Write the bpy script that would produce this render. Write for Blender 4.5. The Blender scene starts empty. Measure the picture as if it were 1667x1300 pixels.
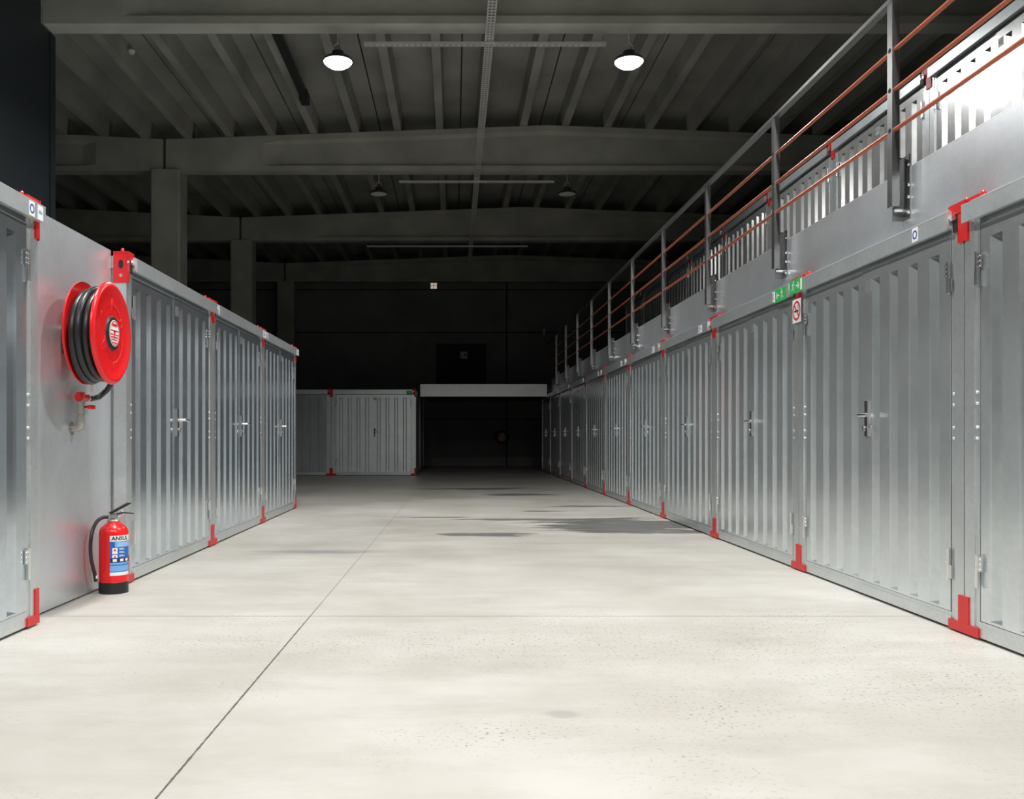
import bpy, bmesh, math, random
from mathutils import Vector, Matrix
PI = math.pi
R = math.radians
scene = bpy.context.scene
col = scene.collection
random.seed(7)

# ------------------------------------------------------------------ camera
F = 1475.0
cam_d = bpy.data.cameras.new('camera')
cam_d.sensor_width = 36.0
cam_d.lens = F / 1667.0 * 36.0
cam_d.shift_x = (833.5 - 739.0) / 1667.0
cam_d.shift_y = (711.0 - 650.0) / 1667.0
cam_d.clip_start = 0.05
cam_d.clip_end = 200
cam = bpy.data.objects.new('camera', cam_d)
col.objects.link(cam)
cam.location = (0, 0, 1.0)
cam.rotation_euler = (PI / 2, 0, 0)
scene.camera = cam
# ------------------------------------------------------------------ world and view
world = bpy.data.worlds.new('world')
scene.world = world
world.use_nodes = True
world.node_tree.nodes['Background'].inputs[0].default_value = (0.01, 0.012, 0.014, 1)
world.node_tree.nodes['Background'].inputs[1].default_value = 0.15
vs = scene.view_settings
vs.view_transform = 'Standard'
vs.look = 'None'
vs.gamma = 1.0
vs.use_curve_mapping = False
vs.exposure = 0.45
# high-bay lamps: every lit one is an area light right under the lens of its lamp body
LAMP_Z = 5.78
LAMP_X = (-1.48, 2.23)
LIT = [(11.55, 92, 160), (5.25, 142, 162), (-1.05, 218, 164)]
for ly, lp, lsp in LIT:
    for lx in LAMP_X:
        ld = bpy.data.lights.new('lamp_light', 'AREA')
        ld.shape = 'DISK'
        ld.size = 0.34
        ld.energy = lp
        ld.color = (1.0, 0.985, 0.965)
        ld.spread = R(lsp)
        lo = bpy.data.objects.new('lamp_light', ld)
        col.objects.link(lo)
        lo.location = (lx, ly, LAMP_Z - 0.09)

# ------------------------------------------------------------------ materials
def mat(name):
    m = bpy.data.materials.new(name)
    m.use_nodes = True
    return m, m.node_tree.nodes, m.node_tree.links, m.node_tree.nodes['Principled BSDF']

def simple(name, c, rough=0.5, metal=0.0, bump=0.0, bscale=60, var=0.0, vscale=3.0, emit=0.0):
    m, N, L, P = mat(name)
    P.inputs['Base Color'].default_value = (*c, 1)
    P.inputs['Roughness'].default_value = rough
    P.inputs['Metallic'].default_value = metal
    tc = N.new('ShaderNodeTexCoord')
    if var > 0:
        no = N.new('ShaderNodeTexNoise'); no.inputs['Scale'].default_value = vscale
        no.inputs['Detail'].default_value = 6
        L.new(tc.outputs['Object'], no.inputs['Vector'])
        mr = N.new('ShaderNodeMapRange')
        mr.inputs['From Min'].default_value = 0.3; mr.inputs['From Max'].default_value = 0.7
        mr.inputs['To Min'].default_value = 1 - var; mr.inputs['To Max'].default_value = 1 + var
        L.new(no.outputs['Fac'], mr.inputs['Value'])
        mx = N.new('ShaderNodeVectorMath'); mx.operation = 'SCALE'
        mx.inputs[0].default_value = c
        L.new(mr.outputs['Result'], mx.inputs['Scale'])
        L.new(mx.outputs['Vector'], P.inputs['Base Color'])
    if bump > 0:
        nb = N.new('ShaderNodeTexNoise'); nb.inputs['Scale'].default_value = bscale
        nb.inputs['Detail'].default_value = 4
        L.new(tc.outputs['Object'], nb.inputs['Vector'])
        b = N.new('ShaderNodeBump'); b.inputs['Strength'].default_value = bump
        b.inputs['Distance'].default_value = 0.01
        L.new(nb.outputs['Fac'], b.inputs['Height'])
        L.new(b.outputs['Normal'], P.inputs['Normal'])
    if emit > 0:
        P.inputs['Emission Color'].default_value = (*c, 1)
        P.inputs['Emission Strength'].default_value = emit
    return m

def galv(name, c, rough, metal=0.9, spread=0.03, spangle=0.035, seed=0.0, wav=0.008):
    """hot-dip galvanised sheet: faint spangle, cloudy bloom, scuffs"""
    m, N, L, P = mat(name)
    P.inputs['Metallic'].default_value = metal
    tc = N.new('ShaderNodeTexCoord')
    mp = N.new('ShaderNodeMapping'); mp.inputs['Location'].default_value = (seed, seed * 2, seed * 3)
    L.new(tc.outputs['Object'], mp.inputs['Vector'])
    vo = N.new('ShaderNodeTexVoronoi'); vo.inputs['Scale'].default_value = 42
    L.new(mp.outputs['Vector'], vo.inputs['Vector'])
    sep = N.new('ShaderNodeSeparateColor'); L.new(vo.outputs['Color'], sep.inputs['Color'])
    no = N.new('ShaderNodeTexNoise'); no.inputs['Scale'].default_value = 2.6; no.inputs['Detail'].default_value = 7
    no.inputs['Roughness'].default_value = 0.62
    L.new(mp.outputs['Vector'], no.inputs['Vector'])
    a = N.new('ShaderNodeMapRange'); a.inputs['To Min'].default_value = 1 - spangle; a.inputs['To Max'].default_value = 1 + spangle
    L.new(sep.outputs['Red'], a.inputs['Value'])
    b = N.new('ShaderNodeMapRange'); b.inputs['From Min'].default_value = 0.3; b.inputs['From Max'].default_value = 0.7
    b.inputs['To Min'].default_value = 0.95; b.inputs['To Max'].default_value = 1.05
    L.new(no.outputs['Fac'], b.inputs['Value'])
    mu = N.new('ShaderNodeMath'); mu.operation = 'MULTIPLY'
    L.new(a.outputs['Result'], mu.inputs[0]); L.new(b.outputs['Result'], mu.inputs[1])
    sc = N.new('ShaderNodeVectorMath'); sc.operation = 'SCALE'; sc.inputs[0].default_value = c
    L.new(mu.outputs['Value'], sc.inputs['Scale'])
    L.new(sc.outputs['Vector'], P.inputs['Base Color'])
    r = N.new('ShaderNodeMapRange'); r.inputs['From Min'].default_value = 0.3; r.inputs['From Max'].default_value = 0.7
    r.inputs['To Min'].default_value = rough - spread; r.inputs['To Max'].default_value = rough + spread
    L.new(no.outputs['Fac'], r.inputs['Value'])
    L.new(r.outputs['Result'], P.inputs['Roughness'])
    wv = N.new('ShaderNodeTexNoise'); wv.inputs['Scale'].default_value = 1.6; wv.inputs['Detail'].default_value = 1
    L.new(mp.outputs['Vector'], wv.inputs['Vector'])
    bp = N.new('ShaderNodeBump'); bp.inputs['Strength'].default_value = wav; bp.inputs['Distance'].default_value = 0.01
    L.new(wv.outputs['Fac'], bp.inputs['Height']); L.new(bp.outputs['Normal'], P.inputs['Normal'])
    return m

M = {}
M['door_r'] = galv('galvanised_door_sheet_right', (0.69, 0.745, 0.765), 0.22, metal=0.74, spread=0.02)
M['door_l'] = galv('galvanised_door_sheet_left', (0.62, 0.69, 0.74), 0.14, metal=0.82, spread=0.015, seed=3.1)
M['door_f'] = galv('galvanised_door_sheet_back', (0.78, 0.84, 0.85), 0.34, metal=0.5, seed=5.5)  # lighter copy of the door sheet, brightness put into the colour
M['door_u'] = galv('galvanised_door_sheet_upper', (0.70, 0.72, 0.72), 0.23, metal=0.75, seed=7.1)
M['frame'] = galv('galvanised_frame', (0.62, 0.66, 0.67), 0.33, metal=0.70, seed=1.7)
M['rail_m'] = galv('galvanised_roof_profile', (0.64, 0.69, 0.71), 0.36, metal=0.68, seed=5.2)
M['body'] = galv('galvanised_body', (0.5, 0.52, 0.52), 0.42, metal=0.75, seed=9.2)
M['sheet'] = galv('lightened_galvanised_sheet', (0.90, 0.93, 0.96), 0.34, metal=0.3, spread=0.05, spangle=0.05, seed=8.0)  # galvanised plate lightened for the far edge, its lit look put into the colour
M['plate'] = galv('galvanised_flat_plate', (0.76, 0.80, 0.84), 0.30, metal=0.66, spread=0.03, spangle=0.02, seed=2.0, wav=0.012)
M['panel'] = galv('galvanised_gap_panel', (0.66, 0.70, 0.73), 0.36, metal=0.66, spread=0.03, spangle=0.02, seed=4.0, wav=0.01)
M['zinc'] = simple('bright_zinc', (0.85, 0.86, 0.86), 0.22, 1.0)
M['rivet'] = simple('bright_rivet', (0.9, 0.92, 0.92), 0.3, 0.6)
M['red'] = simple('red_paint', (0.62, 0.012, 0.016), 0.38, var=0.08)
M['redreel'] = simple('glossy_red_enamel', (0.78, 0.012, 0.016), 0.28)
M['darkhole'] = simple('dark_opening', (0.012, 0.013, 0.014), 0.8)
M['steel'] = galv('galvanised_railing_post', (0.30, 0.31, 0.31), 0.30, seed=6.0)
M['orange'] = simple('copper_red_pipe', (0.50, 0.135, 0.075), 0.30, 0.45)
M['white'] = simple('white_vinyl', (0.85, 0.86, 0.86), 0.45)
M['blue'] = simple('blue_print', (0.02, 0.06, 0.35), 0.45)
M['lblue'] = simple('light_blue_print', (0.18, 0.42, 0.80), 0.4)
M['mblue'] = simple('medium_blue_print', (0.01, 0.13, 0.50), 0.4)
M['nblue'] = simple('navy_print', (0.01, 0.025, 0.09), 0.4)
M['green'] = simple('green_sign', (0.03, 0.42, 0.10), 0.45)
M['signred'] = simple('sign_red', (0.70, 0.02, 0.03), 0.45)
M['black'] = simple('black_plastic', (0.012, 0.012, 0.013), 0.42)
M['rubber'] = simple('black_rubber_hose', (0.018, 0.018, 0.02), 0.33, bump=0.1, bscale=200)
M['brass'] = simple('nickel_plated_brass', (0.40, 0.39, 0.36), 0.30, 0.6, bump=0.2, bscale=80)
M['number'] = simple('grey_number_print', (0.25, 0.26, 0.26), 0.5)
M['numberplate'] = simple('pale_number_plate', (0.62, 0.64, 0.63), 0.45)
M['conc'] = simple('ceiling_concrete', (0.335, 0.335, 0.30), 0.85, bump=0.35, bscale=14, var=0.22, vscale=0.9)
M['beam'] = simple('beam_concrete', (0.42, 0.42, 0.37), 0.85, bump=0.35, bscale=18, var=0.2, vscale=1.3)
M['lamp_off'] = simple('frosted_lens', (0.62, 0.62, 0.60), 0.4)
M['lamp_on'] = simple('lit_lens', (1.0, 0.97, 0.93), 0.4, emit=14.0)
M['lampbody'] = simple('lamp_housing', (0.05, 0.05, 0.052), 0.5, 0.5)
M['tray'] = simple('zinc_cable_tray', (0.72, 0.72, 0.70), 0.45, 0.5)
M['navy'] = simple('dark_blue_grey_cladding', (0.020, 0.027, 0.033), 0.5, var=0.05)
M['roof'] = simple('deck_board', (0.12, 0.12, 0.115), 0.8)
M['dwall'] = simple('dark_side_wall', (0.05, 0.052, 0.05), 0.85, var=0.1)
M['pinkwhite'] = simple('pinkish_glass', (0.9, 0.72, 0.66), 0.4, emit=0.35)

# back wall: painted precast panels, horizontal and vertical joints
def backwall():
    m, N, L, P = mat('dark_precast_wall')
    g = N.new('ShaderNodeNewGeometry'); s = N.new('ShaderNodeSeparateXYZ'); L.new(g.outputs['Position'], s.inputs[0])
    def line(sock, pos, w):
        a = N.new('ShaderNodeMath'); a.operation = 'SUBTRACT'; L.new(sock, a.inputs[0]); a.inputs[1].default_value = pos
        b = N.new('ShaderNodeMath'); b.operation = 'ABSOLUTE'; L.new(a.outputs[0], b.inputs[0])
        c = N.new('ShaderNodeMath'); c.operation = 'LESS_THAN'; L.new(b.outputs[0], c.inputs[0]); c.inputs[1].default_value = w
        return c.outputs[0]
    ls = [line(s.outputs['Z'], z, 0.018) for z in (6.1, 4.62, 1.62)] + [line(s.outputs['X'], x, 0.022) for x in (-5.83, 1.83, 9.5)]
    cur = ls[0]
    for q in ls[1:]:
        a = N.new('ShaderNodeMath'); a.operation = 'MAXIMUM'; L.new(cur, a.inputs[0]); L.new(q, a.inputs[1]); cur = a.outputs[0]
    no = N.new('ShaderNodeTexNoise'); no.inputs['Scale'].default_value = 0.8; no.inputs['Detail'].default_value = 7
    L.new(g.outputs['Position'], no.inputs['Vector'])
    cr = N.new('ShaderNodeValToRGB')
    cr.color_ramp.elements[0].position = 0.3; cr.color_ramp.elements[0].color = (0.20, 0.215, 0.205, 1)
    cr.color_ramp.elements[1].position = 0.7; cr.color_ramp.elements[1].color = (0.28, 0.30, 0.285, 1)
    L.new(no.outputs['Fac'], cr.inputs['Fac'])
    mx = N.new('ShaderNodeMix'); mx.data_type = 'RGBA'
    L.new(cur, mx.inputs['Factor']); L.new(cr.outputs['Color'], mx.inputs['A']); mx.inputs['B'].default_value = (0.012, 0.012, 0.012, 1)
    L.new(mx.outputs['Result'], P.inputs['Base Color'])
    P.inputs['Roughness'].default_value = 0.9
    return m
M['backwall'] = backwall()

def floor_mat():
    m, N, L, P = mat('polished_concrete_floor')
    g = N.new('ShaderNodeNewGeometry'); s = N.new('ShaderNodeSeparateXYZ'); L.new(g.outputs['Position'], s.inputs[0])
    X, Y = s.outputs['X'], s.outputs['Y']
    def mth(op, a, b=None, clamp=False):
        n = N.new('ShaderNodeMath'); n.operation = op; n.use_clamp = clamp
        for i, v in enumerate((a, b)):
            if v is None: continue
            if isinstance(v, (int, float)): n.inputs[i].default_value = v
            else: L.new(v, n.inputs[i])
        return n.outputs[0]
    def noise(scale, detail, rough=0.5, stretch=None, off=0.0):
        n = N.new('ShaderNodeTexNoise'); n.inputs['Scale'].default_value = scale
        n.inputs['Detail'].default_value = detail; n.inputs['Roughness'].default_value = rough
        mp = N.new('ShaderNodeMapping'); mp.inputs['Location'].default_value = (off, off, 0)
        if stretch: mp.inputs['Scale'].default_value = stretch
        L.new(g.outputs['Position'], mp.inputs['Vector']); L.new(mp.outputs['Vector'], n.inputs['Vector'])
        return n.outputs['Fac']
    def mapr(v, a, b, c=0.0, d=1.0):
        n = N.new('ShaderNodeMapRange'); n.inputs['From Min'].default_value = a; n.inputs['From Max'].default_value = b
        n.inputs['To Min'].default_value = c; n.inputs['To Max'].default_value = d
        L.new(v, n.inputs['Value']); return n.outputs['Result']
    def mixc(f, a, b):
        n = N.new('ShaderNodeMix'); n.data_type = 'RGBA'
        L.new(f, n.inputs['Factor'])
        for k, v in (('A', a), ('B', b)):
            if isinstance(v, tuple): n.inputs[k].default_value = (*v, 1)
            else: L.new(v, n.inputs[k])
        return n.outputs['Result']
    big = noise(0.55, 8, 0.62)
    base = mixc(mapr(big, 0.34, 0.66), (0.405, 0.385, 0.34), (0.525, 0.515, 0.48))
    med = noise(2.3, 9, 0.7, (0.45, 1.5, 1), 4.0)
    base = mixc(mapr(med, 0.46, 0.70, 0, 0.55), base, (0.35, 0.33, 0.29))
    pale = noise(1.1, 6, 0.6, (0.7, 1.1, 1), 11.0)
    base = mixc(mapr(pale, 0.55, 0.75, 0, 0.5), base, (0.57, 0.565, 0.535))
    # fine pits gathered in patches
    pits = noise(58, 3, 0.55)
    grain = noise(160, 2, 0.5)
    base = mixc(mapr(grain, 0.35, 0.7, 0, 0.14), base, (0.36, 0.34, 0.30))
    # wet patches and stains, each with its own outline
    warp = noise(1.6, 7, 0.68, (0.5, 2.6, 1), 2.0)
    warp2 = noise(1.2, 7, 0.68, (0.6, 1.8, 1), 21.0)
    wx = mapr(warp, 0, 1, -1.0, 1.0); wy = mapr(warp2, 0, 1, -1.0, 1.0)
    def ell(cx, cy, rx, ry, amp=1.0, soft=0.12):
        dx = mth('DIVIDE', mth('SUBTRACT', mth('ADD', X, mth('MULTIPLY', wx, 1.9 * rx * amp)), cx), rx)
        dy = mth('DIVIDE', mth('SUBTRACT', mth('ADD', Y, mth('MULTIPLY', wy, 1.9 * ry * amp)), cy), ry)
        d = mth('SQRT', mth('ADD', mth('MULTIPLY', dx, dx), mth('MULTIPLY', dy, dy)))
        return mapr(d, 1 - soft, 1 + soft, 1, 0)
    wet = ell(1.95, 10.2, 1.0, 0.85, 0.8)
    for a in ((0.85, 11.0, 0.85, 0.16, 1), (0.35, 9.25, 0.5, 0.15, 1), (1.15, 15.7, 0.7, 0.25, 1),
              (2.0, 13.1, 0.9, 0.14, 1.2), (1.2, 12.2, 0.35, 0.10, 1), (-0.2, 11.3, 0.4, 0.09, 1), (0.4, 17.5, 1.2, 0.3, 1.2)):
        wet = mth('MAXIMUM', wet, mth('MULTIPLY', ell(*a), 0.85))
    wet = mth('MULTIPLY', wet, mapr(noise(4.0, 6, 0.7, (0.3, 1.6, 1), 3.0), 0.28, 0.46, 0.35, 1.0))
    zone = mapr(noise(0.75, 3, 0.5, None, 8.0), 0.50, 0.66)
    for a in ((0.7, 4.35, 2.2, 0.42, 0.5, 0.6), (0.95, 3.35, 0.30, 0.35, 0.5, 0.8), (2.0, 3.7, 0.9, 0.55, 0.5, 0.8), (-0.9, 4.4, 0.7, 0.3, 0.5, 0.8)):
        zone = mth('MAXIMUM', zone, ell(*a))
    pm = mth('MULTIPLY', mapr(pits, 0.60, 0.645), zone)
    base = mixc(mth('MULTIPLY', pm, 0.8), base, (0.17, 0.155, 0.125))
    st = mth('MULTIPLY', ell(-1.2, 7.85, 0.45, 0.16, 1.1, 0.5), 0.85)
    st = mth('MAXIMUM', st, mth('MULTIPLY', ell(0.40, 3.27, 0.06, 0.04, 0.7, 0.3), 0.5))
    base = mixc(st, base, (0.25, 0.25, 0.235))
    base = mixc(mth('MULTIPLY', wet, 0.9), base, (0.115, 0.117, 0.112))
    # sawn joints
    jx = mth('ABSOLUTE', mth('SUBTRACT', mth('SUBTRACT', X, mth('MULTIPLY', Y, 0.0085)), -0.846))
    jx = mth('ADD', jx, mth('MULTIPLY', mapr(noise(30, 2), 0.3, 0.7, -1, 1), 0.0012))
    j1 = mth('MULTIPLY', mth('LESS_THAN', jx, 0.0040), mapr(Y, 4.7, 5.6, 0.88, 0.40))
    jy = mth('ABSOLUTE', mth('SUBTRACT', Y, 5.06)); j2 = mth('MULTIPLY', mth('LESS_THAN', jy, 0.0065), 0.5)
    jz = mth('ABSOLUTE', mth('SUBTRACT', Y, 16.9)); j3 = mth('MULTIPLY', mth('LESS_THAN', jz, 0.012), 0.4)
    j = mth('MAXIMUM', mth('MAXIMUM', j1, j2), j3)
    base = mixc(j, base, (0.05, 0.045, 0.04))
    L.new(base, P.inputs['Base Color'])
    ro = mapr(big, 0.3, 0.7, 0.40, 0.52)
    ro = mth('SUBTRACT', ro, mth('MULTIPLY', wet, 0.17))
    L.new(ro, P.inputs['Roughness'])
    P.inputs['Specular IOR Level'].default_value = 0.35
    b = N.new('ShaderNodeBump'); b.inputs['Strength'].default_value = 0.12; b.inputs['Distance'].default_value = 0.004
    L.new(mth('ADD', grain, mth('MULTIPLY', pm, -2.0)), b.inputs['Height']); L.new(b.outputs['Normal'], P.inputs['Normal'])
    return m
M['floor'] = floor_mat()

# ------------------------------------------------------------------ mesh helpers
class MB:
    def __init__(s): s.v = []; s.f = []
    def poly(s, pts):
        i = len(s.v); s.v += [tuple(p) for p in pts]; s.f.append(tuple(range(i, i + len(pts)))); return s
    def box(s, x0, x1, y0, y1, z0, z1):
        if x0 > x1: x0, x1 = x1, x0
        if y0 > y1: y0, y1 = y1, y0
        if z0 > z1: z0, z1 = z1, z0
        i = len(s.v)
        s.v += [(x0, y0, z0), (x1, y0, z0), (x1, y1, z0), (x0, y1, z0), (x0, y0, z1), (x1, y0, z1), (x1, y1, z1), (x0, y1, z1)]
        for f in ((0, 3, 2, 1), (4, 5, 6, 7), (0, 1, 5, 4), (1, 2, 6, 5), (2, 3, 7, 6), (3, 0, 4, 7)):
            s.f.append(tuple(i + k for k in f))
        return s
    def prism(s, prof, fn, a, b, caps=True):
        """prof: closed 2-D outline, fn(u, v, t) -> xyz, swept t from a to b"""
        i = len(s.v); n = len(prof)
        s.v += [fn(u, v, a) for u, v in prof] + [fn(u, v, b) for u, v in prof]
        for k in range(n):
            q = (k + 1) % n
            s.f.append((i + k, i + q, i + n + q, i + n + k))
        if caps:
            s.f.append(tuple(i + k for k in reversed(range(n)))); s.f.append(tuple(i + n + k for k in range(n)))
        return s
    def cyl(s, p0, p1, r0, r1=None, n=16, caps=True):
        r1 = r0 if r1 is None else r1
        return s.tube([p0, p1], [r0, r1], n, caps)
    def tube(s, pts, rad, n=12, caps=True, closed=False):
        pts = [Vector(p) for p in pts]; m = len(pts)
        if not isinstance(rad, (list, tuple)): rad = [rad] * m
        i0 = len(s.v); prev = None
        for k in range(m):
            if closed: t = pts[(k + 1) % m] - pts[(k - 1) % m]
            elif k == 0: t = pts[1] - pts[0]
            elif k == m - 1: t = pts[-1] - pts[-2]
            else: t = (pts[k + 1] - pts[k]).normalized() + (pts[k] - pts[k - 1]).normalized()
            t.normalize()
            if prev is None:
                a = Vector((0, 0, 1)) if abs(t.z) < 0.9 else Vector((1, 0, 0))
                nrm = t.cross(a).normalized()
            else:
                nrm = (prev - t * prev.dot(t)).normalized()
            prev = nrm; bi = t.cross(nrm)
            for q in range(n):
                a = 2 * PI * q / n
                s.v.append(tuple(pts[k] + (nrm * math.cos(a) + bi * math.sin(a)) * rad[k]))
        rng = m if closed else m - 1
        for k in range(rng):
            k2 = (k + 1) % m
            for q in range(n):
                q2 = (q + 1) % n
                s.f.append((i0 + k * n + q, i0 + k * n + q2, i0 + k2 * n + q2, i0 + k2 * n + q))
        if caps and not closed:
            s.f.append(tuple(i0 + q for q in reversed(range(n)))); s.f.append(tuple(i0 + (m - 1) * n + q for q in range(n)))
        return s
    def lathe(s, prof, c=(0, 0, 0), axis='z', n=48):
        """prof: (radius, height) pairs"""
        i0 = len(s.v); m = len(prof)
        for r, h in prof:
            for q in range(n):
                a = 2 * PI * q / n; u, v = r * math.cos(a), r * math.sin(a)
                p = (u, v, h) if axis == 'z' else (h, u, v)
                s.v.append((c[0] + p[0], c[1] + p[1], c[2] + p[2]))
        for k in range(m - 1):
            for q in range(n):
                q2 = (q + 1) % n
                s.f.append((i0 + k * n + q, i0 + k * n + q2, i0 + (k + 1) * n + q2, i0 + (k + 1) * n + q))
        return s
    def mesh(s, name, material, smooth=False):
        me = bpy.data.meshes.new(name)
        me.from_pydata(s.v, [], s.f); me.materials.append(material)
        bm = bmesh.new(); bm.from_mesh(me)
        bmesh.ops.recalc_face_normals(bm, faces=bm.faces)
        bm.to_mesh(me); bm.free()
        if smooth:
            for p in me.polygons: p.use_smooth = True
            if smooth == 'auto':
                try: me.set_sharp_from_angle(angle=R(35))
                except Exception: pass
        me.update(); return me
    def build(s, name, material, parent=None, smooth=False):
        return link(name, s.mesh(name, material, smooth), parent)

def link(name, me, parent=None):
    o = bpy.data.objects.new(name, me); col.objects.link(o)
    if parent: o.parent = parent
    return o
def tag(o, label, cat, group=None):
    o['label'] = label; o['category'] = cat
    if group: o['group'] = group
    return o
def struct(o): o['kind'] = 'structure'; return o
def thing(name, label, cat, loc=(0, 0, 0), rz=0.0, group=None):
    o = bpy.data.objects.new(name, None); col.objects.link(o)
    o.empty_display_size = 0.1; o.location = loc; o.rotation_euler = (0, 0, rz)
    return tag(o, label, cat, group)
def copy_tree(o, parent=None):
    c = o.copy(); col.objects.link(c); c.parent = parent
    for ch in list(o.children): copy_tree(ch, c)
    return c

def text_mesh(txt, size, bold=0.0):
    cu = bpy.data.curves.new('lettering', 'FONT'); cu.body = txt; cu.size = size
    cu.align_x = 'CENTER'; cu.align_y = 'CENTER'; cu.offset = bold; cu.resolution_u = 3
    to = bpy.data.objects.new('lettering', cu); col.objects.link(to)
    bpy.context.view_layer.update()
    me = bpy.data.meshes.new_from_object(to.evaluated_get(bpy.context.evaluated_depsgraph_get()))
    bpy.data.objects.remove(to); bpy.data.curves.remove(cu)
    return me
def text_obj(txt, size, material, parent, fn, name='lettering', bold=0.0, sx=1.0):
    """fn(u, v) -> xyz maps the flat lettering onto its surface"""
    me = text_mesh(txt, size, bold); me.materials.clear(); me.materials.append(material)
    for v in me.vertices: v.co = fn(v.co.x * sx, v.co.y)
    me.name = name
    return link(name, me, parent)
def disc2(cx, cy, rx, ry=None, n=24):
    ry = ry or rx
    return [(cx + rx * math.cos(2 * PI * k / n), cy + ry * math.sin(2 * PI * k / n)) for k in range(n)]
def seg2(p, q, w):
    dx, dy = q[0] - p[0], q[1] - p[1]; l = math.hypot(dx, dy); nx, ny = -dy / l * w / 2, dx / l * w / 2
    return [(p[0] + nx, p[1] + ny), (q[0] + nx, q[1] + ny), (q[0] - nx, q[1] - ny), (p[0] - nx, p[1] - ny)]
def ring_fn(mb, cx, cy, r0, r1, fn, n=32):
    for k in range(n):
        a, b = 2 * PI * k / n, 2 * PI * (k + 1) / n
        mb.poly([fn(cx + r * math.cos(t), cy + r * math.sin(t)) for r, t in ((r0, a), (r1, a), (r1, b), (r0, b))])

# ------------------------------------------------------------------ room shell
HX0, HX1, HY0, HY1 = -14.0, 9.6, -8.0, 31.4
struct(MB().box(HX0, HX1, HY0, HY1, -0.1, 0).build('floor', M['floor']))
struct(MB().box(HX0, HX1, HY1, HY1 + 0.2, 0, 8.6).build('wall_back', M['backwall']))
struct(MB().box(HX0, HX1, HY0 - 0.2, HY0, 0, 8.6).build('wall_rear', M['dwall']))
struct(MB().box(HX1, HX1 + 0.2, HY0, HY1, 0, 8.6).build('wall_right', M['dwall']))
struct(MB().box(HX0 - 0.2, HX0, HY0, HY1, 0, 8.6).build('wall_left', M['dwall']))
# dark cladding wall over the left containers, ends at the first roof beam
w = MB().box(-5.36, -5.18, HY0, 11.78, 0, 6.19)
w.box(-5.36, -5.18, HY0, 11.36, 6.19, 7.1)
w.box(-5.19, -5.165, 11.60, 11.74, 0, 6.18)
struct(w.build('wall_partition', M['navy']))

RIDGE = 1.84
def ztop(x):
    if x >= -5.65: return 7.09 - 0.037 * abs(x - RIDGE)
    return 6.813 + 0.05 * (-5.65 - x)
BEAM_Y = [-7.5 + 6.3 * k for k in range(7)]     # front faces -7.5 .. 30.3
BEAM_Y = [y + 0.0 for y in (-7.5, -1.2, 5.1, 11.40, 17.7, 24.0, 30.3)]
# roof slabs with two stems each
cb = MB()
ribs = [-0.28 + 0.82 * k for k in range(-17, 13)]
for k, rx in enumerate(ribs):
    if rx - 0.4 < HX0 or rx + 0.4 > HX1: continue
    if rx - 0.06 < -5.65 < rx + 0.06: rx += 0.09
    zt = ztop(rx)
    x0, x1 = rx - 0.41, rx + 0.41
    even = (k % 2 == 0)
    a = 0.012 if even else 0.0; b = 0.0 if even else 0.012
    cb.prism([(x0 + a, ztop(x0) + 0.34), (x1 - b, ztop(x1) + 0.34), (x1 - b, ztop(x1) + 0.42), (x0 + a, ztop(x0) + 0.42)],
             lambda u, v, t: (u, t, v), HY0, HY1)
    for i in range(len(BEAM_Y)):
        y0 = BEAM_Y[i] + 0.06; y1 = (BEAM_Y[i + 1] + 0.20) if i + 1 < len(BEAM_Y) else HY1
        if i == 0: y0 = HY0
        cb.prism([(rx - 0.07, zt + 0.004), (rx + 0.07, zt + 0.004), (rx + 0.10, zt + 0.35), (rx - 0.10, zt + 0.35)],
                 lambda u, v, t: (u, t, v), y0, y1)
cb.box(HX0, HX1, HY0, HY1, 7.62, 7.7)
struct(cb.build('ceiling', M['conc']))

def beam_mesh(x0, x1, solid0, solid1, yf):
    """precast I beam between x0 and x1, front face at yf, solid end blocks"""
    mb = MB(); y0, y1 = yf, yf + 0.29; yw0, yw1 = yf + 0.10, yf + 0.19; zb = 6.2
    a, b = x0 + solid0, x1 - solid1
    nx = max(2, int((b - a) / 0.8)); sl = 0.30
    def st(x, w0, w1):
        t = ztop(x) - 0.002
        return [(x, y0, zb), (x, y0, zb + 0.10), (x, w0, zb + 0.115 if w0 != y0 else zb + 0.115), (x, w0, t - 0.16), (x, y0, t - 0.11), (x, y0, t),
                (x, y1, t), (x, y1, t - 0.11), (x, w1, t - 0.16), (x, w1, zb + 0.115), (x, y1, zb + 0.10), (x, y1, zb)]
    xs = [(x0, 0), (a, 0), (a + sl, 1)]
    xs += [(a + sl + (b - a - 2 * sl) * k / nx, 1) for k in range(1, nx)]
    xs += [(b - sl, 1), (b, 0), (x1, 0)]
    if x0 < RIDGE < x1: xs = sorted(xs + [(RIDGE, 1)])
    rows = [st(x, yw0 if r else y0, yw1 if r else y1) for x, r in xs]
    i0 = len(mb.v); n = 12
    for r in rows: mb.v += r
    for k in range(len(rows) - 1):
        for q in range(n):
            q2 = (q + 1) % n
            mb.f.append((i0 + k * n + q, i0 + k * n + q2, i0 + (k + 1) * n + q2, i0 + (k + 1) * n + q))
    mb.f.append(tuple(range(n))); mb.f.append(tuple((len(rows) - 1) * n + q for q in range(n)))
    return mb
names = {3: ('pale front roof beam crossing just above the two lit lamps', 'pale'),
         4: ('arched grey concrete roof beam resting on the nearer column, behind the lit lamps', ''),
         5: ('dim concrete roof beam behind the two unlit lamps', '')}
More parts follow.
